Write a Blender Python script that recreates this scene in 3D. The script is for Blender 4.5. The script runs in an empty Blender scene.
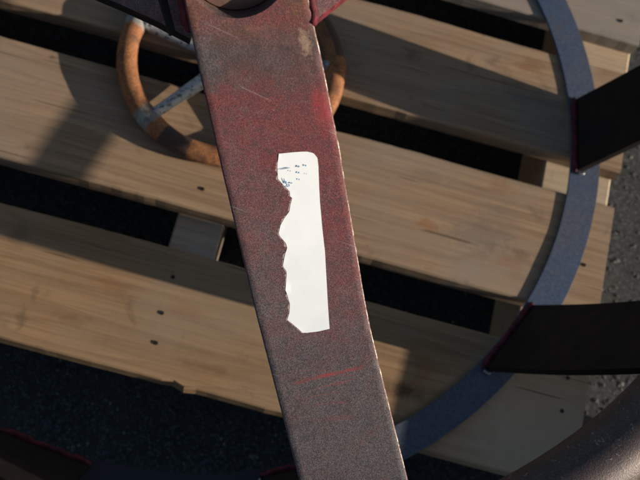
import bpy, bmesh, math, random
from mathutils import Vector, Matrix, noise

SC = bpy.context.scene
COL = SC.collection
R = math.radians
H = 0.13                      # height of the pallet's top face above the asphalt

# ------------------------------------------------------------------ camera
cam = bpy.data.cameras.new('camera')
cam.sensor_width = 36.0
cam.lens = 1111.2 / 640 * 36
cam.clip_start = 0.02
cam.clip_end = 200
camo = bpy.data.objects.new('camera', cam)
COL.objects.link(camo)
camo.location = (0, 0, 1 + H)
camo.rotation_euler = (0.34381425, -0.13924923, 0.23333883)
cam.dof.use_dof = True
cam.dof.focus_distance = 0.74
cam.dof.aperture_fstop = 12.5
SC.camera = camo

# ------------------------------------------------------------------ light
SUN_DIR = Vector((3.65, -0.19, 1.0)).normalized()       # towards the sun
elev = math.asin(SUN_DIR.z)
world = bpy.data.worlds.new('World')
SC.world = world
world.use_nodes = True
wn = world.node_tree.nodes
wl = world.node_tree.links
sky = wn.new('ShaderNodeTexSky')
sky.sky_type = 'NISHITA'
sky.sun_disc = False
sky.sun_elevation = elev
sky.sun_rotation = math.atan2(SUN_DIR.x, SUN_DIR.y)
wl.new(sky.outputs[0], wn['Background'].inputs['Color'])
wn['Background'].inputs['Strength'].default_value = 0.075
sun = bpy.data.lights.new('sun', 'SUN')
sun.energy = 5.0
sun.angle = R(0.53)
sun.color = (1.0, 0.88, 0.74)
suno = bpy.data.objects.new('sun', sun)
COL.objects.link(suno)
suno.rotation_euler = (-SUN_DIR).to_track_quat('-Z', 'Y').to_euler()
suno.location = (3, 0, 2)
vs = SC.view_settings
vs.view_transform = 'Standard'
vs.look = 'None'
vs.exposure = 0.55
vs.gamma = 1.0

# ------------------------------------------------------------------ helpers
def mesh_obj(name, bm, mat, parent=None, smooth=False, kind=None):
    me = bpy.data.meshes.new(name)
    bm.normal_update()
    bm.to_mesh(me)
    bm.free()
    for m in (mat if isinstance(mat, (list, tuple)) else [mat]):
        me.materials.append(m)
    if smooth:
        for p in me.polygons:
            p.use_smooth = True
    o = bpy.data.objects.new(name, me)
    COL.objects.link(o)
    if parent:
        o.parent = parent
    if kind:
        o['kind'] = kind
    return o

def thing(name, label, cat, loc=(0, 0, 0), group=None):
    o = bpy.data.objects.new(name, None)
    COL.objects.link(o)
    o.location = loc
    o.empty_display_size = 0.05
    o['label'] = label
    o['category'] = cat
    if group:
        o['group'] = group
    return o

def tube(bm, pts, rad, seg=12, closed=False, cap=True, squash=None):
    """tube along pts; rad a number or a list"""
    pts = [Vector(p) for p in pts]
    n = len(pts)
    rings = []
    prev = None
    for i, p in enumerate(pts):
        a = pts[i - 1] if (i > 0 or closed) else pts[i]
        b = pts[(i + 1) % n] if (i < n - 1 or closed) else pts[i]
        t = (b - a).normalized()
        if prev is None:
            up = Vector((0, 0, 1)) if abs(t.z) < 0.9 else Vector((1, 0, 0))
            u = t.cross(up).normalized()
        else:
            u = (prev - t * prev.dot(t)).normalized()
        prev = u
        w = t.cross(u)
        r = rad[i] if isinstance(rad, (list, tuple)) else rad
        rings.append([bm.verts.new(p + (u * math.cos(2 * math.pi * k / seg) + w * math.sin(2 * math.pi * k / seg)) * r) for k in range(seg)])
    m = n if closed else n - 1
    for i in range(m):
        A, B = rings[i], rings[(i + 1) % n]
        for k in range(seg):
            bm.faces.new((A[k], A[(k + 1) % seg], B[(k + 1) % seg], B[k]))
    if cap and not closed:
        bm.faces.new(rings[0])
        bm.faces.new(rings[-1][::-1])
    bmesh.ops.recalc_face_normals(bm, faces=bm.faces)
    return rings

def bead(bm, a, b, r, n=14, seed=0):
    rnd = random.Random(seed)
    a, b = Vector(a), Vector(b)
    pts, rs = [], []
    for i in range(n + 1):
        f = i / n
        pts.append(a.lerp(b, f) + Vector((rnd.uniform(-1, 1), rnd.uniform(-1, 1), rnd.uniform(-.5, .5))) * r * .22)
        rs.append(r * (rnd.uniform(.72, 1.18) if 0 < i < n else .5))
    tube(bm, pts, rs, 8)

# ------------------------------------------------------------------ materials
class NT:
    def __init__(s, name):
        s.m = bpy.data.materials.new(name)
        s.m.use_nodes = True
        s.t = s.m.node_tree
        s.b = s.t.nodes['Principled BSDF']
    def n(s, typ, **kw):
        nd = s.t.nodes.new(typ)
        for k, v in kw.items():
            setattr(nd, k, v)
        return nd
    def l(s, a, b):
        s.t.links.new(a, b)
    def val(s, x, inp):
        if isinstance(x, (int, float)):
            inp.default_value = x
        elif isinstance(x, (tuple, list)):
            inp.default_value = tuple(x) if len(x) == 4 or inp.type == 'VECTOR' else (*x, 1)
        else:
            s.l(x, inp)
    def coord(s, which='Object', scale=(1, 1, 1), loc=(0, 0, 0)):
        tc = s.n('ShaderNodeTexCoord')
        mp = s.n('ShaderNodeMapping')
        mp.inputs['Scale'].default_value = scale
        s.l(tc.outputs[which], mp.inputs['Vector'])
        if isinstance(loc, tuple):
            mp.inputs['Location'].default_value = loc
        else:
            s.l(loc, mp.inputs['Location'])
        return mp.outputs[0]
    def noise(s, vec, scale, detail=4, rough=.6, dist=0, out=0):
        nd = s.n('ShaderNodeTexNoise')
        nd.inputs['Scale'].default_value = scale
        nd.inputs['Detail'].default_value = detail
        nd.inputs['Roughness'].default_value = rough
        nd.inputs['Distortion'].default_value = dist
        s.l(vec, nd.inputs['Vector'])
        return nd.outputs[out]
    def ramp(s, fac, stops, interp='LINEAR'):
        r = s.n('ShaderNodeValToRGB')
        r.color_ramp.interpolation = interp
        e = r.color_ramp.elements
        while len(e) < len(stops):
            e.new(0.5)
        for i, (p, c) in enumerate(stops):
            e[i].position = p
            e[i].color = (c, c, c, 1) if isinstance(c, (int, float)) else (*c, 1)
        s.l(fac, r.inputs[0])
        return r.outputs[0]
    def mix(s, f, a, b, mode='MIX'):
        m = s.n('ShaderNodeMix', data_type='RGBA', blend_type=mode)
        s.val(f, m.inputs[0])
        s.val(a, m.inputs[6])
        s.val(b, m.inputs[7])
        return m.outputs[2]
    def math(s, op, a, b=0.0, c=0.0):
        m = s.n('ShaderNodeMath', operation=op)
        s.val(a, m.inputs[0])
        s.val(b, m.inputs[1])
        s.val(c, m.inputs[2])
        return m.outputs[0]
    def bump(s, h, strength=.3, dist=.001, prev=None):
        b = s.n('ShaderNodeBump')
        b.inputs['Strength'].default_value = strength
        b.inputs['Distance'].default_value = dist
        s.l(h, b.inputs['Height'])
        if prev:
            s.l(prev, b.inputs['Normal'])
        return b.outputs[0]
    def out(s, col=None, rough=None, metal=None, normal=None, spec=None):
        for k, v in (('Base Color', col), ('Roughness', rough), ('Metallic', metal), ('Normal', normal), ('Specular IOR Level', spec)):
            if v is not None:
                s.val(v, s.b.inputs[k])
        return s.m

SPOTS = [  # stains, knots and one painted brightening: x, y on the deck, radii, colour, strength
    (.205, .434, .040, .020, (.13, .11, .10), .6), (.152, .430, .016, .008, (.26, .11, .04), .75),
    (.219, .492, .020, .010, (.24, .11, .05), .55), (.221, .461, .026, .014, (.16, .13, .11), .5),
    (.248, .425, .010, .007, (.15, .09, .06), .8), (.160, .262, .022, .008, (.045, .03, .022), .95),
    (.223, .636, .018, .012, (.20, .10, .05), .8), (-.121, .287, .022, .010, (.22, .125, .06), .6),
    (-.247, .496, .006, .003, (.07, .04, .025), .9), (-.193, .233, .006, .014, (.10, .08, .06), .7),
    (-.188, .259, .005, .012, (.12, .09, .07), .6), (-.048, .281, .018, .008, (.24, .12, .06), .4),
    (-.22, .31, .012, .016, (.13, .10, .08), .6), (.226, .600, .05, .018, (.12, .11, .105), .5), (.24, .285, .03, .012, (.13, .115, .10), .5), (.300, .245, .110, .110, (.40, .375, .335), 1.0),  # last entry paints light onto the shaded near board end
    (.06, .42, .02, .01, (.20, .12, .07), .5), (.10, .61, .014, .009, (.13, .08, .05), .8), (-.15, .245, .016, .007, (.16, .10, .06), .6), (-.02, .235, .03, .006, (.12, .09, .06), .5), (.14, .48, .03, .008, (.17, .125, .09), .5)]
def NB_(t, pc):
    if not hasattr(t, 'nb'):
        t.nb = t.noise(pc, 85, 5, .7, .6)
    return t.nb
def wood_mat(name, tint=(1, 1, 1), grey=0.0):
    t = NT(name)
    oi = t.n('ShaderNodeObjectInfo')
    rv = t.n('ShaderNodeCombineXYZ')
    k = t.math('MULTIPLY', oi.outputs['Random'], 37.0)
    t.l(k, rv.inputs[0]); t.l(k, rv.inputs[1]); t.l(k, rv.inputs[2])
    c = t.coord('Object', (1.1, 11, 11), rv.outputs[0])
    c0 = t.coord('Object', (1, 1, 1), rv.outputs[0])
    # growth rings: noise warped bands running along the board
    warp = t.noise(c, 1.1, 3, .5)
    sep = t.n('ShaderNodeSeparateXYZ'); t.l(c, sep.inputs[0])
    w = t.math('ADD', t.math('MULTIPLY', warp, 2.6), sep.outputs[1])
    band = t.math('FRACT', t.math('MULTIPLY', w, 5.0))
    band = t.ramp(band, [(0, .0), (.62, .35), (.90, 1), (1, 0.0)])
    fine = t.noise(t.coord('Object', (10, 420, 420), rv.outputs[0]), 1.0, 3, .6)
    grain = t.noise(t.coord('Object', (5, 170, 170), rv.outputs[0]), 1.0, 4, .65, .3)
    patch = t.noise(c0, 9, 4, .6)
    base = t.mix(band, (.36, .255, .160), (.275, .185, .112))
    base = t.mix(t.ramp(fine, [(.35, .0), (.7, .55)]), base, (.215, .15, .095))
    base = t.mix(t.ramp(grain, [(.42, 0), (.66, .75)]), base, (.185, .125, .078))
    base = t.mix(t.ramp(patch, [(.40, 0), (.72, .75)]), base, (.26, .225, .185))
    blot = t.noise(c0, 26, 5, .65, .4)
    base = t.mix(t.ramp(blot, [(.60, 0), (.74, .55)]), base, (.105, .08, .06))
    stain = t.noise(t.coord('Object', (1, 1, 1), rv.outputs[0]), 14, 3, .5, .8)
    base = t.mix(t.ramp(stain, [(.66, 0), (.78, .5)]), base, (.24, .12, .06))
    # knots
    vo = t.n('ShaderNodeTexVoronoi'); vo.inputs['Scale'].default_value = 1.0
    t.l(t.coord('Object', (4.2, 8.0, .01), rv.outputs[0]), vo.inputs['Vector'])
    kn = t.ramp(vo.outputs['Distance'], [(.035, 1), (.075, .55), (.14, 0)])
    sel = t.ramp(t.n('ShaderNodeSeparateColor').outputs[0], [(0, 1), (1, 1)])
    sc = t.n('ShaderNodeSeparateColor'); t.l(vo.outputs['Color'], sc.inputs[0])
    sel = t.ramp(sc.outputs[0], [(.55, 0), (.6, 1)])
    base = t.mix(t.math('MULTIPLY', kn, sel), base, (.10, .055, .03))
    pc = t.coord('Object')
    for (sx_, sy_, rx, ry, colr, st) in SPOTS:
        mp = t.n('ShaderNodeMapping'); mp.inputs['Location'].default_value = (-sx_ / rx, -sy_ / ry, 0); mp.inputs['Scale'].default_value = (1 / rx, 1 / ry, 0)
        t.l(pc, mp.inputs['Vector'])
        ln = t.n('ShaderNodeVectorMath', operation='LENGTH'); t.l(mp.outputs[0], ln.inputs[0])
        d = t.math('ADD', ln.outputs['Value'], t.math('MULTIPLY_ADD', NB_(t, pc), *((.7, -.35) if rx > .08 else (2.6, -1.3))))
        base = t.mix(t.ramp(d, [(.35, st * .72), (1.35, 0)]), base, colr)
    crack = t.noise(t.coord('Object', (7, 260, 260), rv.outputs[0]), 1.0, 2, .5, .3)
    base = t.mix(t.ramp(crack, [(.705, 0), (.73, .75)]), base, (.07, .045, .03))
    saw = t.noise(t.coord('Object', (240, 6, 6), rv.outputs[0]), 1.0, 3, .6)
    base = t.mix(t.ramp(saw, [(.50, 0), (.80, .10)]), base, (.16, .125, .09))
    if grey:
        base = t.mix(grey, base, (.23, .22, .205))
    base = t.mix(1.0, base, tint, 'MULTIPLY')
    b = t.bump(saw, .12, .0005, t.bump(fine, .6, .0009))
    b = t.bump(band, .25, .0006, b)
    return t.out(base, .82, 0, b, .25)

def nail_mat():
    t = NT('rusty_nail_iron')
    n = t.noise(t.coord(), 300)
    return t.out(t.mix(n, (.006, .006, .006), (.025, .015, .012)), .6, .4)

def bar_mat(name='primed_rusty_flat_steel', uvpat=True):
    t = NT(name)
    c = t.coord('Object')
    sp = t.noise(c, 1150, 3, .8)
    sp2 = t.noise(c, 420, 4, .7)
    mid = t.noise(c, 60, 5, .65)
    big = t.noise(c, 17, 4, .6)
    grey = t.mix(t.ramp(sp, [(.40, 0), (.62, 1)]), (.036, .029, .033), (.158, .130, .130))
    red = t.mix(t.ramp(sp, [(.42, 0), (.62, 1)]), (.080, .019, .024), (.225, .050, .052))
    rust = t.mix(t.ramp(sp, [(.40, 0), (.62, 1)]), (.075, .032, .026), (.21, .080, .038))
    if uvpat:
        uv = t.n('ShaderNodeUVMap'); uv.uv_map = 'UVMap'
        s = t.n('ShaderNodeSeparateXYZ'); t.l(uv.outputs[0], s.inputs[0])
        U, V = s.outputs[0], s.outputs[1]          # U: 0..1 along the bar, V: 0..1 across
        Uw = t.math('ADD', U, t.math('MULTIPLY_ADD', big, .16, -.08))
        Uw = t.math('ADD', Uw, t.math('MULTIPLY_ADD', mid, .10, -.05))
        # amount of red primer along the bar
        ra = t.ramp(Uw, [(.0, .45), (.17, .85), (.235, .34), (.285, .50), (.33, .98), (.42, .74), (.56, .50), (.66, .32), (.72, .16), (.85, .05)])
        Ve = t.math('MULTIPLY_ADD', V, .55, -.26)
        ra = t.math('ADD', ra, t.math('MULTIPLY', Ve, t.ramp(U, [(.2, 1), (.6, .8), (.75, 0)])))
        f = t.math('ADD', ra, t.math('MULTIPLY_ADD', mid, 1.3, -.65))
        f = t.math('ADD', f, t.math('MULTIPLY_ADD', sp2, .9, -.45))
        redf = t.ramp(f, [(.10, 0), (.85, .95)])
        base = t.mix(redf, grey, red)
        # orange rust near the hub
        rf = t.ramp(Uw, [(.08, .6), (.17, .95), (.24, .55), (.31, .10), (.42, .0)])
        rf = t.math('MULTIPLY', rf, t.ramp(mid, [(.44, .1), (.60, 1)]))
        base = t.mix(rf, base, rust)
        # dark greasy band under it
        db = t.ramp(Uw, [(.19, 0), (.245, .75), (.28, .5), (.34, 0)])
        db = t.math('MULTIPLY', db, t.ramp(mid, [(.35, .25), (.6, 1)]))
        base = t.mix(db, base, (.035, .03, .032))
        # tan scuff by the right edge close to the hub
        dx = t.math('MULTIPLY', t.math('SUBTRACT', V, .90), 1 / .060)
        dy = t.math('MULTIPLY', t.math('SUBTRACT', U, .245), 1 / .026)
        d = t.math('SQRT', t.math('ADD', t.math('MULTIPLY', dx, dx), t.math('MULTIPLY', dy, dy)))
        d = t.math('ADD', d, t.math('MULTIPLY_ADD', sp2, 2.4, -1.2))
        base = t.mix(t.ramp(d, [(.3, .8), (1.0, 0)]), base, (.32, .22, .15))
        # bright red bare patch by the right edge
        dx = t.math('MULTIPLY', t.math('SUBTRACT', V, .93), 1 / .10)
        dy = t.math('MULTIPLY', t.math('SUBTRACT', U, .345), 1 / .045)
        d = t.math('SQRT', t.math('ADD', t.math('MULTIPLY', dx, dx), t.math('MULTIPLY', dy, dy)))
        d = t.math('ADD', d, t.math('MULTIPLY_ADD', mid, 2.0, -1.0))
        base = t.mix(t.ramp(d, [(.3, .75), (1.1, 0)]), base, (.27, .030, .036))
        # red crayon-like scratches across the lower part
        for (u0, sl, wd, v0, v1, st) in ((.7405, -.006, .0034, .10, .86, .62), (.7445, -.012, .0012, .30, .80, .4), (.757, -.010, .0022, .30, .78, .40), (.764, -.002, .0012, .15, .60, .35), (.772, .012, .0018, .25, .70, .32), (.722, .03, .0014, .35, .8, .35), (.712, .04, .0011, .15, .55, .25), (.79, .02, .006, .2, .7, .22)):
            line = t.math('ADD', t.math('MULTIPLY_ADD', V, sl, u0), t.math('MULTIPLY_ADD', big, .02, -.01))
            dd = t.math('ABSOLUTE', t.math('SUBTRACT', U, line))
            m = t.ramp(t.math('DIVIDE', dd, wd), [(.3, st), (1.0, 0)])
            e1 = t.ramp(V, [(v0, 0), (v0 + .12, .55), ((v0 + v1) / 2, 1), (v1 - .08, .9), (v1, 0)])
            m = t.math('MULTIPLY', t.math('MULTIPLY', m, e1), t.ramp(sp2, [(.35, .35), (.6, 1)]))
            base = t.mix(m, base, (.34, .035, .035))
    else:
        f = t.math('ADD', .55, t.math('MULTIPLY_ADD', mid, 1.3, -.65))
        f = t.math('ADD', f, t.math('MULTIPLY_ADD', sp2, .9, -.45))
        base = t.mix(t.ramp(f, [(.1, 0), (.9, .95)]), grey, red)
        base = t.mix(t.ramp(big, [(.5, 0), (.68, .6)]), base, rust)
    # blotches and pits of dark scale
    bl = t.noise(c, 170, 5, .72, .5)
    base = t.mix(t.ramp(bl, [(.50, 0), (.66, .55)]), base, (.045, .034, .038))
    bl2 = t.noise(c, 95, 5, .7, .8)
    base = t.mix(t.ramp(bl2, [(.56, 0), (.70, .40)]), base, (.19, .10, .085))
    for (rot, seed) in ((.5, 3.1), (1.35, 8.4), (-.35, 5.7)):
        mp = t.n('ShaderNodeMapping'); mp.inputs['Rotation'].default_value = (0, 0, rot); mp.inputs['Scale'].default_value = (14, 700, 14); mp.inputs['Location'].default_value = (seed, seed, seed)
        t.l(c, mp.inputs['Vector'])
        sn = t.noise(mp.outputs[0], 1.0, 1, .4)
        base = t.mix(t.ramp(sn, [(.76, 0), (.80, .28)]), base, (.34, .27, .25))
    # pin-head scratches / flecks of bright metal
    fl = t.noise(c, 1250, 2, .6)
    base = t.mix(t.ramp(fl, [(.62, 0), (.74, .34)]), base, (.45, .38, .36))
    b = t.bump(sp, .5, .0004)
    b = t.bump(mid, .2, .0008, b)
    rough = t.ramp(mid, [(.3, .55), (.7, .78)])
    return t.out(base, rough, .12, b, .45)

def edge_mat():
    t = NT('worn_steel_edge')
    c = t.coord('Object')
    a = t.noise(c, 120, 6, .8)
    base = t.mix(t.ramp(a, [(.46, 0), (.62, 1)]), (.10, .050, .042), (.50, .42, .36))
    return t.out(base, .5, .35, t.bump(t.noise(c, 700), .5, .0005), .5)

def dark_steel():
    t = NT('dark_painted_steel')
    c = t.coord('Object')
    a = t.noise(c, 45, 5, .65)
    s = t.noise(c, 900, 3, .7)
    base = t.mix(t.ramp(a, [(.4, 0), (.65, 1)]), (.008, .007, .007), (.018, .010, .010))
    base = t.mix(t.ramp(s, [(.5, 0), (.7, .5)]), base, (.022, .018, .017))
    return t.out(base, .75, .0, t.bump(s, .3, .0004), .18)

def pipe_mat():
    t = NT('brown_scaled_pipe_steel')
    c = t.coord('Object')
    a = t.noise(c, 38, 5, .65)
    s = t.noise(c, 800, 3, .7)
    f = t.noise(c, 150, 4, .7, 1.2)
    base = t.mix(t.ramp(a, [(.4, 0), (.65, 1)]), (.038, .029, .029), (.070, .044, .040))
    base = t.mix(t.ramp(s, [(.45, 0), (.65, .6)]), base, (.10, .084, .080))
    base = t.mix(t.ramp(f, [(.62, 0), (.70, .6)]), base, (.36, .32, .29))
    return t.out(base, .5, .35, t.bump(s, .5, .0005, t.bump(f, .3, .0006)), .5)

def ring_mat():
    t = NT('blue_grey_scaled_ring_steel')
    c = t.coord('Object')
    a = t.noise(c, 9, 4, .6)
    m = t.noise(c, 70, 5, .7)
    s = t.noise(c, 850, 3, .7)
    base = t.mix(t.ramp(a, [(.40, 0), (.62, 1)]), (.045, .078, .145), (.075, .086, .112))
    k = t.noise(c, 260, 4, .75)
    base = t.mix(t.ramp(k, [(.38, 0), (.62, .75)]), base, (.030, .042, .075))
    base = t.mix(t.ramp(s, [(.52, 0), (.70, .5)]), base, (.14, .16, .20))
    base = t.mix(t.ramp(m, [(.54, 0), (.68, .6)]), base, (.075, .065, .065))
    # shade on the ring's near left side, painted in as a darker colour
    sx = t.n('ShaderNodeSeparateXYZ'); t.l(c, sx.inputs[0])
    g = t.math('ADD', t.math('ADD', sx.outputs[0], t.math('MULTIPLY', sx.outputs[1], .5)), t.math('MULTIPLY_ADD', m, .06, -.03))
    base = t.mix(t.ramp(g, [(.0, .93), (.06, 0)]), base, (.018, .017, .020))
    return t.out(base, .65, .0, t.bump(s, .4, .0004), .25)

def weld_mat():
    t = NT('red_primed_weld')
    c = t.coord('Object')
    a = t.noise(c, 180, 4, .7)
    base = t.mix(t.ramp(a, [(.38, 0), (.62, 1)]), (.035, .007, .010), (.15, .016, .026))
    return t.out(base, .7, 0, t.bump(a, .9, .0015), .25)

def bare_mat():
    t = NT('bare_weld_metal')
    a = t.noise(t.coord('Object'), 400)
    return t.out(t.mix(a, (.16, .15, .15), (.42, .41, .40)), .35, .8, t.bump(a, .5, .0008))

def wheel_mat():
    t = NT('orange_rusted_cast_rim')
    c = t.coord('Object')
    at = t.n('ShaderNodeAttribute'); at.attribute_name = 'old_paint'
    a = t.noise(c, 60, 5, .65)
    s = t.noise(c, 700, 3, .7)
    base = t.mix(t.ramp(s, [(.36, 0), (.64, 1)]), (.13, .045, .018), (.40, .175, .070))
    base = t.mix(t.ramp(a, [(.50, 0), (.66, .8)]), base, (.085, .042, .028))
    g = t.mix(t.ramp(a, [(.45, 0), (.6, 1)]), (.25, .25, .235), (.10, .08, .065))
    f = t.math('ADD', at.outputs['Fac'], t.math('MULTIPLY_ADD', a, .8, -.4))
    base = t.mix(t.ramp(f, [(.38, 0), (.58, 1)]), base, g)
    at2 = t.n('ShaderNodeAttribute'); at2.attribute_name = 'dark_arc'
    base = t.mix(t.ramp(t.math('ADD', at2.outputs['Fac'], t.math('MULTIPLY_ADD', a, .6, -.3)), [(.4, 0), (.6, .85)]), base, (.035, .03, .032))
    return t.out(base, .75, .05, t.bump(s, .6, .0007, t.bump(a, .3, .001)), .3)

def spoke_mat():
    t = NT('chipped_grey_paint')
    c = t.coord('Object')
    a = t.noise(c, 210, 4, .75, .8)
    d = t.noise(c, 60, 3, .6)
    base = t.mix(d, (.30, .32, .32), (.46, .47, .45))
    base = t.mix(t.ramp(a, [(.535, 0), (.575, 1)]), base, (.06, .038, .03))
    return t.out(base, .55, .1, t.bump(a, .4, .0008), .4)

def paper_mat():
    t = NT('white_label_paper')
    c = t.coord('Object')
    a = t.noise(c, 45, 4, .6)
    sp = t.noise(c, 520, 2, .5)
    base = t.mix(t.ramp(a, [(.35, 0), (.7, 1)]), (.84, .87, .88), (.78, .81, .82))
    base = t.mix(t.ramp(sp, [(.76, 0), (.80, .6)]), base, (.45, .36, .30))
    return t.out(base, .6, 0, t.bump(a, .15, .0006), .3)

def flat(name, col, rough=.6):
    t = NT(name)
    n = t.noise(t.coord(), 900, 2)
    return t.out(t.mix(n, col, tuple(min(1, x * 1.8 + .03) for x in col)), rough)

def asphalt_mat():
    t = NT('worn_asphalt')
    c = t.coord('Object')
    v = t.n('ShaderNodeTexVoronoi'); v.inputs['Scale'].default_value = 330
    t.l(c, v.inputs['Vector'])
    a = t.noise(c, 12, 5, .6)
    s = t.noise(c, 420, 3, .6)
    sc = t.n('ShaderNodeSeparateColor'); t.l(v.outputs['Color'], sc.inputs[0])
    base = t.mix(t.ramp(sc.outputs[0], [(.3, 0), (.9, 1)]), (.022, .027, .032), (.070, .082, .092))
    base = t.mix(t.ramp(v.outputs['Distance'], [(.25, 0), (.6, .7)]), base, (.014, .016, .018))
    base = t.mix(t.ramp(a, [(.4, 0), (.7, .5)]), base, (.045, .045, .042))
    b = t.bump(v.outputs['Distance'], -.5, .0009)
    return t.out(base, .85, 0, t.bump(s, .4, .001, b), .3)

def stone_mat():
    t = NT('crushed_stone')
    oi = t.n('ShaderNodeTexCoord')
    v = t.n('ShaderNodeTexVoronoi'); v.inputs['Scale'].default_value = 60
    t.l(oi.outputs['Object'], v.inputs['Vector'])
    sc = t.n('ShaderNodeSeparateColor'); t.l(v.outputs['Color'], sc.inputs[0])
    base = t.ramp(sc.outputs[0], [(0, (.016, .019, .022)), (.5, (.042, .050, .055)), (.88, (.075, .082, .086)), (1, (.15, .15, .14))])
    return t.out(base, .8)

M_WOOD = wood_mat('pale_pine_board', (1.0, .95, .90))
M_WOODW = wood_mat('warm_pine_board', (.98, .87, .73))
M_WOODG = wood_mat('grey_weathered_pine', (1, 1, 1), .55)
M_STR = wood_mat('pine_stringer', (1.5, 1.55, 1.55), .1)
M_NAIL = nail_mat()
M_BAR = bar_mat()
M_BAR2 = bar_mat('primed_rusty_flat_steel_arms', False)
M_EDGE = edge_mat()
M_DARK = dark_steel()
M_PIPE = pipe_mat()
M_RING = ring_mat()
M_WELD = weld_mat()
M_BARE = bare_mat()
M_WHEEL = wheel_mat()
M_SPOKE = spoke_mat()
M_PAPER = paper_mat()
M_INK = flat('blue_grey_ink', (.10, .19, .30))
M_FIBRE = flat('grubby_paper_fibre', (.26, .17, .15))
M_RUST = flat('brown_rust_bore', (.07, .028, .016), .85)
M_ASPH = asphalt_mat()
M_STONE = stone_mat()

# ------------------------------------------------------------------ ground
bm = bmesh.new()
bmesh.ops.create_grid(bm, x_segments=1, y_segments=1, size=40)
mesh_obj('ground', bm, M_ASPH, kind='structure')

rnd = random.Random(5)
bm = bmesh.new()
def stone(x, y, r):
    ico = [(0, 0, 1), (.89, 0, .45), (.28, .85, .45), (-.72, .53, .45), (-.72, -.53, .45), (.28, -.85, .45), (.72, .53, -.45), (-.28, .85, -.45), (-.89, 0, -.45), (-.28, -.85, -.45), (.72, -.53, -.45), (0, 0, -1)]
    F = [(0, 1, 2), (0, 2, 3), (0, 3, 4), (0, 4, 5), (0, 5, 1), (1, 6, 2), (2, 7, 3), (3, 8, 4), (4, 9, 5), (5, 10, 1), (6, 7, 2), (7, 8, 3), (8, 9, 4), (9, 10, 5), (10, 6, 1), (11, 7, 6), (11, 8, 7), (11, 9, 8), (11, 10, 9), (11, 6, 10)]
    a = rnd.random() * 6.28
    sx, sy, sz = r * rnd.uniform(.7, 1.3), r * rnd.uniform(.6, 1.1), r * rnd.uniform(.4, .75)
    vv = []
    for q in ico:
        j = rnd.uniform(.75, 1.2)
        px, py, pz = q[0] * sx * j, q[1] * sy * j, q[2] * sz * j
        vv.append(bm.verts.new((x + px * math.cos(a) - py * math.sin(a), y + px * math.sin(a) + py * math.cos(a), pz + sz * .15)))
    for f in F:
        bm.faces.new([vv[i] for i in f])
for (x0, x1, y0, y1, n) in ((.33, .56, .1, 1.0, 3200), (-.45, .34, -.02, .26, 2600), (-.5, .34, .26, .9, 900)):
    for i in range(n):
        stone(rnd.uniform(x0, x1), rnd.uniform(y0, y1), rnd.choice((.0008, .0010, .0012, .0014, .0018, .0026)) * rnd.uniform(.8, 1.2))
mesh_obj('gravel', bm, M_STONE, kind='stuff')['label'] = 'fine crushed stone chips in the asphalt surface'

# ------------------------------------------------------------------ pallet
pallet = thing('wooden_pallet', 'pale wooden pallet with wide gaps lying on asphalt under the steel cage', 'pallet', (0, 0, 0))
XR = 0.3356
def board(name, x0, x1, y0, y1, z0, z1, mat, seed, nx=60, jag=None):
    """a sawn board: slightly wavy edges, small chamfer, top face on z1"""
    rn = random.Random(seed)
    bm = bmesh.new()
    ch = .0016
    prof = []   # per x section: list of points round the section
    for i in range(nx + 1):
        x = x0 + (x1 - x0) * i / nx
        wob0 = (noise.noise((x * 9, seed * 3.1, 0)) * .0014 + noise.noise((x * 60, seed, 5)) * .0005)
        wob1 = (noise.noise((x * 9, seed * 5.7, 9)) * .0014 + noise.noise((x * 60, seed, 15)) * .0005)
        a, b = y0 + wob0, y1 + wob1
        if jag:
            a += jag(x)
        zz = noise.noise((x * 3, seed * 2.2, 4)) * .0006
        e = rn.uniform(-.0006, .0006) if i in (0, nx) else 0
        pts = [(a, z0), (b, z0), (b, z1 - ch + zz), (b - ch, z1 + zz), ((a * .35 + b * .65), z1 + zz + .0003), ((a * .65 + b * .35), z1 + zz - .0002), (a + ch, z1 + zz), (a, z1 - ch + zz)]
        prof.append([bm.verts.new((x + e, p[0], p[1])) for p in pts])
    n = len(prof[0])
    for i in range(nx):
        for k in range(n):
            bm.faces.new((prof[i][k], prof[i][(k + 1) % n], prof[i + 1][(k + 1) % n], prof[i + 1][k]))
    bm.faces.new(prof[0]); bm.faces.new(prof[-1][::-1])
    bmesh.ops.recalc_face_normals(bm, faces=bm.faces)
    return mesh_obj(name, bm, mat, pallet)

def splinter(x):
    # torn sliver on the near edge of the nearest board
    d = (x + .0335) / .006
    return -.0022 * math.exp(-d * d) if x > -.0345 else (.0022 * math.exp(-((x + .040) / .007) ** 2))
XL = -0.86
T = H
deck = [(.8600, .9760, M_WOOD), (.6985, .8180, M_WOODG), (.5430, .6585, M_WOOD), (.3800, .5030, M_WOOD), (.2125, .3368, M_WOODW), (1.02, 1.14, M_WOOD)]
for i, (a, b, m) in enumerate(deck):
    board('board', XL, XR, a, b, T - .020, T, m, 11 + i * 7, 110, splinter if i == 4 else None)
# stringers run across under the boards
def stringer(x0, x1, mat):
    bm = bmesh.new()
    bmesh.ops.create_cube(bm, size=1)
    for v in bm.verts:
        v.co = Vector(((x0 + x1) / 2 + v.co.x * (x1 - x0), .705 + v.co.y * .90, (.0005 + T - .0205) / 2 + v.co.z * (T - .021)))
    bmesh.ops.bevel(bm, geom=bm.edges[:], offset=.0015, segments=1, affect='EDGES')
    return mesh_obj('stringer', bm, mat, pallet)
stringer(-.0865, -.0405, M_STR)
stringer(.262, .334, M_STR)
stringer(-.50, -.455, M_STR)
stringer(-.85, -.80, M_STR)
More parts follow.
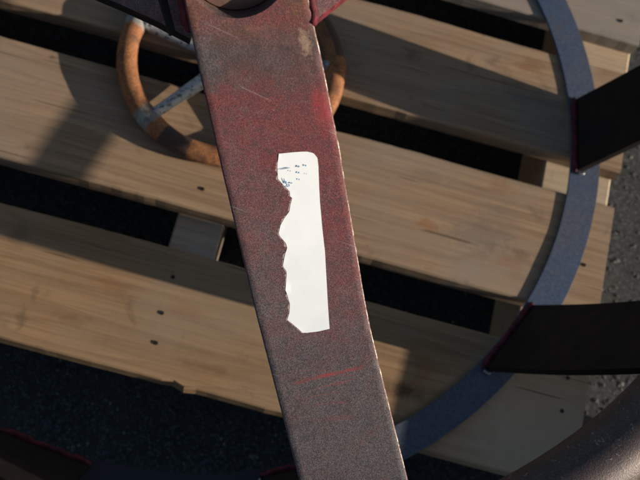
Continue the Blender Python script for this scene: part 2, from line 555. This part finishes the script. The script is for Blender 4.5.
# nails
nb = bmesh.new()
nail_me = None
def nail(x, y, z=T + .0004):
    global nail_me
    if nail_me is None:
        b = bmesh.new()
        bmesh.ops.create_cone(b, cap_ends=True, segments=10, radius1=.0021, radius2=.0018, depth=.0010)
        nail_me = bpy.data.meshes.new('nail'); b.to_mesh(nail_me); b.free(); nail_me.materials.append(M_NAIL)
    o = bpy.data.objects.new('nail', nail_me)
    COL.objects.link(o); o.parent = pallet; o.location = (x, y, z)
    o.rotation_euler = (rnd.uniform(-.1, .1), rnd.uniform(-.1, .1), 0)
nb.free()
for (x, y) in ((-.0695, .403), (-.0723, .3095), (-.0724, .2732), (-.0697, .2444), (.3149, .3149), (.3141, .2818), (.3132, .4325), (.3116, .7221),
               (-.068, .575), (-.066, .63), (-.070, .73), (-.066, .79), (.309, .785)):
    nail(x, y)

# ------------------------------------------------------------------ steel cage
O = Vector((-.09, .503, H))
cage = thing('steel_cage', 'rusty red steel cage with sloping flat bar, blue base ring and torn white label', 'steel frame', tuple(O))
def P(r, az, z):
    return Vector((r * math.cos(R(az)), r * math.sin(R(az)), z))

# base ring: thin flat ring on the pallet
bm = bmesh.new()
N = 240
RI, RO, TZ = .3735, .4045, .0032
prof = []
for i in range(N):
    a = 360 * i / N
    pts = [(RI, .0004), (RO, .0004), (RO, TZ - .0003), (RO - .0002, TZ), (RI + .0004, TZ), (RI, TZ - .0006)]
    prof.append([bm.verts.new(P(r, a, z)) for r, z in pts])
for i in range(N):
    A, B = prof[i], prof[(i + 1) % N]
    for k in range(6):
        bm.faces.new((A[k], A[(k + 1) % 6], B[(k + 1) % 6], B[k]))
bmesh.ops.recalc_face_normals(bm, faces=bm.faces)
mesh_obj('base_ring', bm, M_RING, cage)

# rim pipe
bm = bmesh.new()
tube(bm, [P(.4845 + .0012 * math.sin(i * .31), 360 * i / 160, .222) for i in range(160)], .0285, 24, closed=True)
mesh_obj('rim_pipe', bm, M_PIPE, cage, smooth=True)

# ten flat legs
leg_bm = bmesh.new()
w0, w1, th = .0405, .0385, .007
secs = []
for i in range(9):
    f = i / 8
    z = TZ + .0002 + f * .225
    r = .3775 + .082 * f + .004 * math.sin(f * math.pi)
    w = w0 + (w1 - w0) * f
    secs.append([leg_bm.verts.new((r + dx, dy, z)) for dx, dy in ((0, -w), (th, -w), (th, w), (0, w))])
for i in range(8):
    for k in range(4):
        leg_bm.faces.new((secs[i][k], secs[i][(k + 1) % 4], secs[i + 1][(k + 1) % 4], secs[i + 1][k]))
leg_bm.faces.new(secs[0]); leg_bm.faces.new(secs[-1][::-1])
bmesh.ops.recalc_face_normals(leg_bm, faces=leg_bm.faces)
leg0 = mesh_obj('leg', leg_bm, M_DARK, cage)
wb = bmesh.new()
bead(wb, (.3765, -.0425, TZ + .002), (.3765, .0425, TZ + .002), .0030, 22, 3)
weld0 = mesh_obj('weld_bead', wb, M_WELD, leg0, smooth=True)
sb = bmesh.new()
bead(sb, (.3790, -.0440, TZ + .002), (.3860, -.0435, TZ + .002),   .0019, 5, 7)
tip0 = mesh_obj('weld_end', sb, M_BARE, leg0, smooth=True)
AZ = [10.1, -25.7, -61.5, -96.8, -133, -169, 154, 118, 82, 46]
for i, a in enumerate(AZ):
    if i == 0:
        l = leg0
    else:
        l = leg0.copy(); COL.objects.link(l)
        for ch in (weld0, tip0):
            c = ch.copy(); COL.objects.link(c); c.parent = l
    l.rotation_euler = (0, 0, R(a))

# unseen rod added between two legs to cast the diagonal shadow band
bm = bmesh.new()
bo = -O.xy
tube(bm, [(.341 + bo.x, .296 + bo.y, .153), (.337 + bo.x, .37 + bo.y, .148), (.334 + bo.x, .443 + bo.y, .142), (.336 + bo.x, .50 + bo.y, .136), (.336 + bo.x, .575 + bo.y, .128)], .008, 12)
mesh_obj('added_shade_rod', bm, M_PIPE, cage, smooth=True)

BAR = [
    (-0.0106,-0.1438,0.4915, 0.0511,-0.1166,0.5051),
    (-0.0037,-0.1540,0.4814, 0.0579,-0.1268,0.4951),
    (0.0029,-0.1629,0.4685, 0.0646,-0.1354,0.4823),
    (0.0095,-0.1713,0.4541, 0.0715,-0.1435,0.4680),
    (0.0161,-0.1804,0.4397, 0.0786,-0.1522,0.4538),
    (0.0231,-0.1901,0.4255, 0.0864,-0.1616,0.4398),
    (0.0305,-0.2003,0.4112, 0.0949,-0.1714,0.4257),
    (0.0382,-0.2106,0.3958, 0.1032,-0.1812,0.4105),
    (0.0461,-0.2211,0.3799, 0.1117,-0.1913,0.3947),
    (0.0544,-0.2323,0.3640, 0.1206,-0.2022,0.3791),
    (0.0631,-0.2442,0.3487, 0.1290,-0.2140,0.3638),
    (0.0721,-0.2567,0.3332, 0.1377,-0.2262,0.3484),
    (0.0814,-0.2698,0.3182, 0.1466,-0.2393,0.3334),
    (0.0910,-0.2838,0.3044, 0.1556,-0.2532,0.3195),
    (0.1009,-0.2981,0.2904, 0.1648,-0.2676,0.3055),
    (0.1113,-0.3131,0.2776, 0.1746,-0.2825,0.2927),
    (0.1218,-0.3290,0.2671, 0.1851,-0.2983,0.2822),
    (0.1324,-0.3451,0.2566, 0.1958,-0.3143,0.2717),
    (0.1431,-0.3616,0.2472, 0.2065,-0.3307,0.2624),
    (0.1538,-0.3783,0.2377, 0.2173,-0.3473,0.2530),
    (0.1647,-0.3952,0.2290, 0.2281,-0.3642,0.2443),
    (0.1755,-0.4124,0.2219, 0.2386,-0.3815,0.2371),
    (0.1845,-0.4268,0.2160, 0.2475,-0.3959,0.2312),
]
LABEL = [(8.783, 0.494), (8.833, 0.629), (8.883, 0.72), (8.992, 0.778), (9.175, 0.802), (9.442, 0.798), (10.608, 0.757), (11.458, 0.736), (12.242, 0.721), (13.6, 0.672), (14.725, 0.627), (14.7, 0.518), (14.683, 0.396), (14.65, 0.374), (14.433, 0.332), (14.133, 0.267), (13.908, 0.302), (13.65, 0.322), (13.25, 0.313), (13.183, 0.308), (12.65, 0.352), (12.583, 0.353), (12.4, 0.331), (12.033, 0.373), (11.842, 0.404), (11.667, 0.397), (11.408, 0.359), (11.317, 0.357), (11.075, 0.386), (10.875, 0.432), (10.692, 0.486), (10.5, 0.504), (10.275, 0.533), (10.233, 0.516), (10.058, 0.522), (9.833, 0.483), (9.567, 0.444), (9.133, 0.463)]
MARKS = [((9.283, 0.516), 0.00668, 0.00073), ((9.283, 0.533), 0.00304, 0.00073), ((9.308, 0.632), 0.00213, 0.00182), ((9.325, 0.693), 0.00152, 0.0017), ((9.5, 0.624), 0.00122, 0.00122), ((9.725, 0.618), 0.00109, 0.00122), ((9.65, 0.495), 0.00073, 0.00365), ((9.733, 0.501), 0.00182, 0.00225), ((9.842, 0.524), 0.00122, 0.00213), ((9.783, 0.547), 0.00243, 0.00097), ((9.875, 0.509), 0.00194, 0.00097), ((9.392, 0.557), 0.00091, 0.00109), ((9.592, 0.688), 0.00097, 0.00073)]
NB = len(BAR) - 1
def bar_at(s, v, lift=0.0):
    """a point of the sloping bar's top face; s along (0..NB), v across (0..1)"""
    i = max(0, min(NB - 1, int(s)))
    f = s - i
    def cr(k):
        k = max(0, min(NB, k)); b = BAR[k]
        return Vector(b[:3]), Vector(b[3:])
    p0, p1, p2, p3 = cr(i - 1), cr(i), cr(i + 1), cr(i + 2)
    def cm(a, b, c, d):
        return .5 * ((2 * b) + (c - a) * f + (2 * a - 5 * b + 4 * c - d) * f * f + (3 * b - a - 3 * c + d) * f ** 3)
    Lp, Rp = cm(p0[0], p1[0], p2[0], p3[0]), cm(p0[1], p1[1], p2[1], p3[1])
    q = Lp.lerp(Rp, v)
    if lift:
        e = .05
        if s > NB - 1: t = bar_at(s, v) - bar_at(s - e, v)
        else: t = bar_at(s + e, v) - bar_at(s, v)
        n = (Rp - Lp).cross(t).normalized()
        if n.z < 0: n = -n
        q = q + n * lift
    return q

# the sloping front bar (top face carries a UV map: along, across)
bm = bmesh.new()
uvl = bm.loops.layers.uv.new('UVMap')
TH = .0085
NS, NV = 132, 20
CH = .0011
top, bot = [], []
vsx = [0.0, .008, .016] + [.016 + (1 - .032) * k / NV for k in range(1, NV)] + [.984, .992, 1.0]
def edge_drop(v, s, side):
    d = min(v, 1 - v)
    w = .6 + .8 * noise.noise((s * 1.7, side * 9.0, 0)) + .5 * noise.noise((s * 7, side * 4.0, 3))
    return -CH * max(.2, w + .4) * max(0, 1 - d / .016) ** 1.6
for i in range(NS + 1):
    s = NB * i / NS
    row = []
    for v in vsx:
        side = 1 if v > .5 else 0
        nick = 0
        if v in (0.0, 1.0):
            nick = .004 * max(0, noise.noise((s * 5.0, side * 7.7, 1.0)) - .25) * (1 if v == 0 else -1)
        row.append(bm.verts.new(bar_at(s, min(1, max(0, v + nick)), edge_drop(v, s, side) or 1e-7)))
    top.append(row)
    bot.append([bm.verts.new(bar_at(s, v, -TH)) for v in (0.0, 1.0)])
def setuv(f, pts):
    for lp, uv in zip(f.loops, pts):
        lp[uvl].uv = uv
m = len(vsx)
for i in range(NS):
    u0, u1 = i / NS, (i + 1) / NS
    for k in range(m - 1):
        f = bm.faces.new((top[i][k], top[i][k + 1], top[i + 1][k + 1], top[i + 1][k]))
        setuv(f, ((u0, vsx[k]), (u0, vsx[k + 1]), (u1, vsx[k + 1]), (u1, vsx[k])))
        f.smooth = True
        if k == m - 2: f.material_index = 1
    f = bm.faces.new((top[i][0], top[i + 1][0], bot[i + 1][0], bot[i][0])); f.material_index = 2
    f = bm.faces.new((top[i][-1], bot[i][1], bot[i + 1][1], top[i + 1][-1])); f.material_index = 1
    f = bm.faces.new((bot[i][0], bot[i + 1][0], bot[i + 1][1], bot[i][1])); f.material_index = 2
bm.faces.new([*top[0]] + [bot[0][1], bot[0][0]])
bm.faces.new([*top[-1]][::-1] + [bot[-1][0], bot[-1][1]])
bmesh.ops.recalc_face_normals(bm, faces=bm.faces)
front = mesh_obj('sloping_bar', bm, [M_BAR, M_EDGE, M_DARK], cage)
# bore through the bar's upper end
hc = bar_at(2.62, .47)
tv = (bar_at(2.5, .5) - bar_at(1.6, .5)).normalized()
sv = (bar_at(2, 1) - bar_at(2, 0)).normalized()
nv = sv.cross(tv).normalized()
if nv.z < 0: nv = -nv
cb = bmesh.new()
bmesh.ops.create_cone(cb, cap_ends=True, segments=64, radius1=.0292, radius2=.0292, depth=.08)
for v in cb.verts:
    v.co = hc + sv * v.co.x + nv.cross(sv) * v.co.y + nv * v.co.z
cut = mesh_obj('cutter', cb, M_RUST, cage)
mod = front.modifiers.new('bore', 'BOOLEAN')
mod.operation = 'DIFFERENCE'; mod.object = cut; mod.solver = 'EXACT'
dg = bpy.context.evaluated_depsgraph_get()
new = bpy.data.meshes.new_from_object(front.evaluated_get(dg), depsgraph=dg)
front.modifiers.clear()
front.data = new
for p in new.polygons:
    if (p.center - hc).length < .075 and (len(p.vertices) != 4 or (p.center - hc).length < .034):
        p.use_smooth = False
new.name = 'sloping_bar'
bpy.data.objects.remove(cut)
# hub sleeve under the bore
bm = bmesh.new()
rings = []
for (r, d) in ((.0375, -.0088), (.0375, -.050), (.0290, -.050), (.0290, -.0088)):
    rings.append([bm.verts.new(hc + sv * (r * math.cos(2 * math.pi * k / 48)) + nv.cross(sv) * (r * math.sin(2 * math.pi * k / 48)) + nv * d) for k in range(48)])
for q in range(4):
    A, B = rings[q], rings[(q + 1) % 4]
    for k in range(48):
        bm.faces.new((A[k], A[(k + 1) % 48], B[(k + 1) % 48], B[k]))
bmesh.ops.recalc_face_normals(bm, faces=bm.faces)
mesh_obj('hub_sleeve', bm, M_RUST, cage, smooth=False)
bm = bmesh.new()
bmesh.ops.create_cone(bm, cap_ends=True, segments=40, radius1=.0285, radius2=.0280, depth=.012)
for v in bm.verts:
    v.co = hc + sv * v.co.x + nv.cross(sv) * v.co.y + nv * (v.co.z - .0155)
mesh_obj('hub_plug', bm, M_RUST, cage)

# two more arms leaving the hub
def arm(A0, A1, B0, length, drop, name='hub_arm', mat=M_BAR2, th=.0075, seg=18, zoff=0, side=M_DARK):
    A0, A1, B0 = Vector(A0), Vector(A1), Vector(B0)
    d = (A1 - A0); d.z = 0; d.normalize()
    bm = bmesh.new()
    rows = []
    for i in range(seg + 1):
        f = i / seg
        k = f * length
        dz = -drop * f ** 1.35 + zoff
        a, b = A0 + d * k, B0 + d * k
        # the far part of the arm is square across
        bz = B0.z * (1 - min(1, f * 4)) + A0.z * min(1, f * 4)
        a = Vector((a.x, a.y, A0.z + dz)); b = Vector((b.x, b.y, bz + dz))
        rows.append([bm.verts.new(a), bm.verts.new(b), bm.verts.new(b - Vector((0, 0, th))), bm.verts.new(a - Vector((0, 0, th)))])
    for i in range(seg):
        for k in range(4):
            f = bm.faces.new((rows[i][k], rows[i][(k + 1) % 4], rows[i + 1][(k + 1) % 4], rows[i + 1][k]))
            if k == 3: f.material_index = 1
    bm.faces.new(rows[0]); bm.faces.new(rows[-1][::-1])
    bmesh.ops.recalc_face_normals(bm, faces=bm.faces)
    return mesh_obj(name, bm, [mat, side], cage)
LA = arm((.0176, -.1807, .4225), (-.0226, -.1668, .4210), (.0190, -.1080, .448), .445, .235)
RA = arm((.0856, -.1590, .4440), (.0914, -.1486, .4547), (.030, -.118, .466), .62, .25, side=M_WELD)
bm = bmesh.new()
bead(bm, (.0170, -.1810, .4290), (.0010, -.1560, .4600), .0034, 16, 5)
mesh_obj('weld_bead', bm, M_WELD, LA, smooth=True)
bm = bmesh.new()
bead(bm, (.0858, -.1600, .4395), (.0700, -.1320, .4715), .0026, 16, 6)
mesh_obj('weld_bead', bm, M_WELD, RA, smooth=True)
# small standing gusset between left arm and bar
bm = bmesh.new()
g0, g1 = Vector((.0075, -.1825, .4235)), Vector((-.0065, -.1620, .4320))
sd = Vector((.0016, .0012, 0))
vv = [bm.verts.new(p) for p in (g0 - sd, g1 - sd, g1 - sd + Vector((0, 0, .012)), g0 - sd + Vector((0, 0, .003)), g0 + sd, g1 + sd, g1 + sd + Vector((0, 0, .012)), g0 + sd + Vector((0, 0, .003)))]
for f in ((0, 1, 2, 3), (7, 6, 5, 4), (0, 4, 5, 1), (1, 5, 6, 2), (2, 6, 7, 3), (3, 7, 4, 0)):
    bm.faces.new([vv[i] for i in f])
bmesh.ops.recalc_face_normals(bm, faces=bm.faces)
mesh_obj('gusset', bm, M_DARK, cage)

# torn paper label on the bar
def interp(path, s):
    for (s0, v0), (s1, v1) in zip(path, path[1:]):
        if s0 <= s <= s1:
            return v0 + (v1 - v0) * (s - s0) / max(1e-6, s1 - s0)
    return path[-1][1] if s > path[-1][0] else path[0][1]
rightp = LABEL[:11]
leftp = []
for p in [LABEL[0]] + LABEL[:10:-1]:
    if not leftp or p[0] > leftp[-1][0] + 1e-4:
        leftp.append(p)
bm = bmesh.new()
s0, s1 = rightp[0][0], rightp[-1][0]
ns = 150
rows = []
for i in range(ns + 1):
    s = s0 + (s1 - s0) * i / ns
    a, b = interp(leftp, s), interp(rightp, s)
    a += .0015 * noise.noise((s * 9, 3, 3)) * (1 if i > 3 else 0)
    if b - a < .004: b = a + .004
    row = []
    for k in range(9):
        v = a + (b - a) * k / 8
        li = .00022 + (.0003 * max(0, noise.noise((s * 2.1, 8, 1))) if k == 0 else 0)
        row.append(bm.verts.new(bar_at(s, v, li)))
    rows.append(row)
for i in range(ns):
    for k in range(8):
        bm.faces.new((rows[i][k], rows[i][k + 1], rows[i + 1][k + 1], rows[i + 1][k]))
bmesh.ops.recalc_face_normals(bm, faces=bm.faces)
ext = bmesh.ops.extrude_face_region(bm, geom=bm.faces[:])
for g in ext['geom']:
    if isinstance(g, bmesh.types.BMVert):
        g.co = g.co + nv * -.00018
bmesh.ops.recalc_face_normals(bm, faces=bm.faces)
label = mesh_obj('paper_label', bm, M_PAPER, cage)
label['label'] = 'torn white paper label with a ragged left edge'
# torn fibres and glue left along the ragged edge
bm = bmesh.new()
rows = []
for i in range(241):
    s = s0 + .25 + (s1 - s0 - .3) * i / 240
    a = interp(leftp, s)
    wdt = max(.0, .012 + .020 * noise.noise((s * 6, 1, 7)) + .014 * noise.noise((s * 25, 5, 7)))
    rows.append([bm.verts.new(bar_at(s, a - wdt, .0001)), bm.verts.new(bar_at(s, a + .03, .00012))])
for i in range(240):
    bm.faces.new((rows[i][0], rows[i][1], rows[i + 1][1], rows[i + 1][0]))
bmesh.ops.recalc_face_normals(bm, faces=bm.faces)
mesh_obj('torn_fibres', bm, M_FIBRE, label)
# worn blue print at the label's top: dashes, dots and a smudged character
bm = bmesh.new()
prn = random.Random(2)
for (sv_, w, h) in MARKS:
    s, v = sv_
    du, dv = h / .0196 * .5 * .9, w / .0765 * .5
    n = 9
    ce = bm.verts.new(bar_at(s, v, .0008))
    rim = []
    for k in range(n):
        a = 2 * math.pi * k / n
        j = prn.uniform(.55, 1.15)
        rim.append(bm.verts.new(bar_at(s + du * math.sin(a) * j, v + dv * math.cos(a) * j, .0008)))
    for k in range(n):
        bm.faces.new((ce, rim[k], rim[(k + 1) % n]))
bmesh.ops.recalc_face_normals(bm, faces=bm.faces)
mesh_obj('worn_print', bm, M_INK, label)

# ------------------------------------------------------------------ handwheel
WC = Vector((-.0765, .5385, H))
wheel = thing('handwheel', 'orange rusty valve handwheel with chipped grey spokes lying on pallet boards', 'handwheel', tuple(WC))
bm = bmesh.new()
NR, NSG = 120, 18
RM, rt = .1040, .0101
zc = .0105
JO = [233, 305, 15, 91, 171]           # where the spokes meet the rim
def ang_d(a, b):
    return abs((a - b + 180) % 360 - 180)
rings = []
lay = bm.verts.layers.float.new('old_paint')
lay2 = bm.verts.layers.float.new('dark_arc')
for i in range(NR):
    a = 360 * i / NR
    pd = min(ang_d(a, j) for j in JO)
    boss = 1 + .10 * math.exp(-(pd / 6) ** 2)
    ring = []
    for k in range(NSG):
        t = 2 * math.pi * k / NSG
        rr = rt * boss * (1 + .05 * noise.noise((math.cos(R(a)) * 6, math.sin(R(a)) * 6, math.sin(t) * 2 + 3)))
        p = P(RM + rr * math.cos(t), a, zc + rr * .92 * math.sin(t))
        v = bm.verts.new(p)
        v[lay] = (.72 if ang_d(a, 233) < 20 or ang_d(a, 171) < 20 else .2) * math.exp(-(pd / 8) ** 2)
        v[lay2] = 1.0 if 19 < ((a + 180) % 360 - 180) < 62 and math.cos(t) > .1 else (.62 if 243 < a < 262 else 0)  # darker outer arc of the rim, weaker dark arc beside one spoke
        ring.append(v)
    rings.append(ring)
for i in range(NR):
    A, B = rings[i], rings[(i + 1) % NR]
    for k in range(NSG):
        bm.faces.new((A[k], A[(k + 1) % NSG], B[(k + 1) % NSG], B[k]))
bmesh.ops.recalc_face_normals(bm, faces=bm.faces)
mesh_obj('rim', bm, M_WHEEL, wheel, smooth=True)
for j in JO:
    bm = bmesh.new()
    pts = [P(.018 + (RM - .022) * f, j, zc + .004 * (1 - f) ** 1.5 + .001) for f in [q / 10 for q in range(11)]]
    tube(bm, pts, [.0074 - .0020 * (q / 10) + (.0025 if q in (0, 10) else 0) for q in range(11)], 14)
    mesh_obj('spoke', bm, M_SPOKE, wheel, smooth=True)
bm = bmesh.new()
tube(bm, [(0, 0, .003), (0, 0, .021), (0, 0, .024)], [.019, .019, .017], 28)
mesh_obj('hub', bm, M_SPOKE, wheel)
bm = bmesh.new()
tube(bm, [(0, 0, .0238), (0, 0, .029)], [.010, .010], 6)
mesh_obj('hub_nut', bm, M_RUST, wheel)

# ------------------------------------------------------------------ unseen timber stack, added on the right to cast shade
shade_beam = thing('added_shade_beam', 'unseen timber beam added right of the pallet to shade its near end', 'shade blocker', (.53, -.35, 0))
bm = bmesh.new()
bmesh.ops.create_cube(bm, size=1)
for v in bm.verts:
    v.co = Vector((v.co.x * .13, v.co.y * 1.32, .108 + v.co.z * .216))
bmesh.ops.bevel(bm, geom=bm.edges[:], offset=.006, segments=2, affect='EDGES')
mesh_obj('beam', bm, M_WOODG, shade_beam)
bm = bmesh.new()
bmesh.ops.create_cube(bm, size=1)
for v in bm.verts:
    v.co = Vector((v.co.x * .13 + .004, v.co.y * 1.10 - .03, .2965 + v.co.z * .158))
bmesh.ops.bevel(bm, geom=bm.edges[:], offset=.006, segments=2, affect='EDGES')
shade_beam2 = thing('added_shade_beam', 'second unseen timber beam stacked on the first, added to deepen the shade', 'shade blocker', (.53, -.35, 0))
mesh_obj('beam', bm, M_WOODG, shade_beam2)
for y in (-.5, .5):
    bm = bmesh.new()
    bmesh.ops.create_cone(bm, cap_ends=True, segments=6, radius1=.016, radius2=.015, depth=.014)
    for v in bm.verts:
        v.co += Vector((0, y * .9, .382))
    mesh_obj('bolt', bm, M_RUST, shade_beam2)
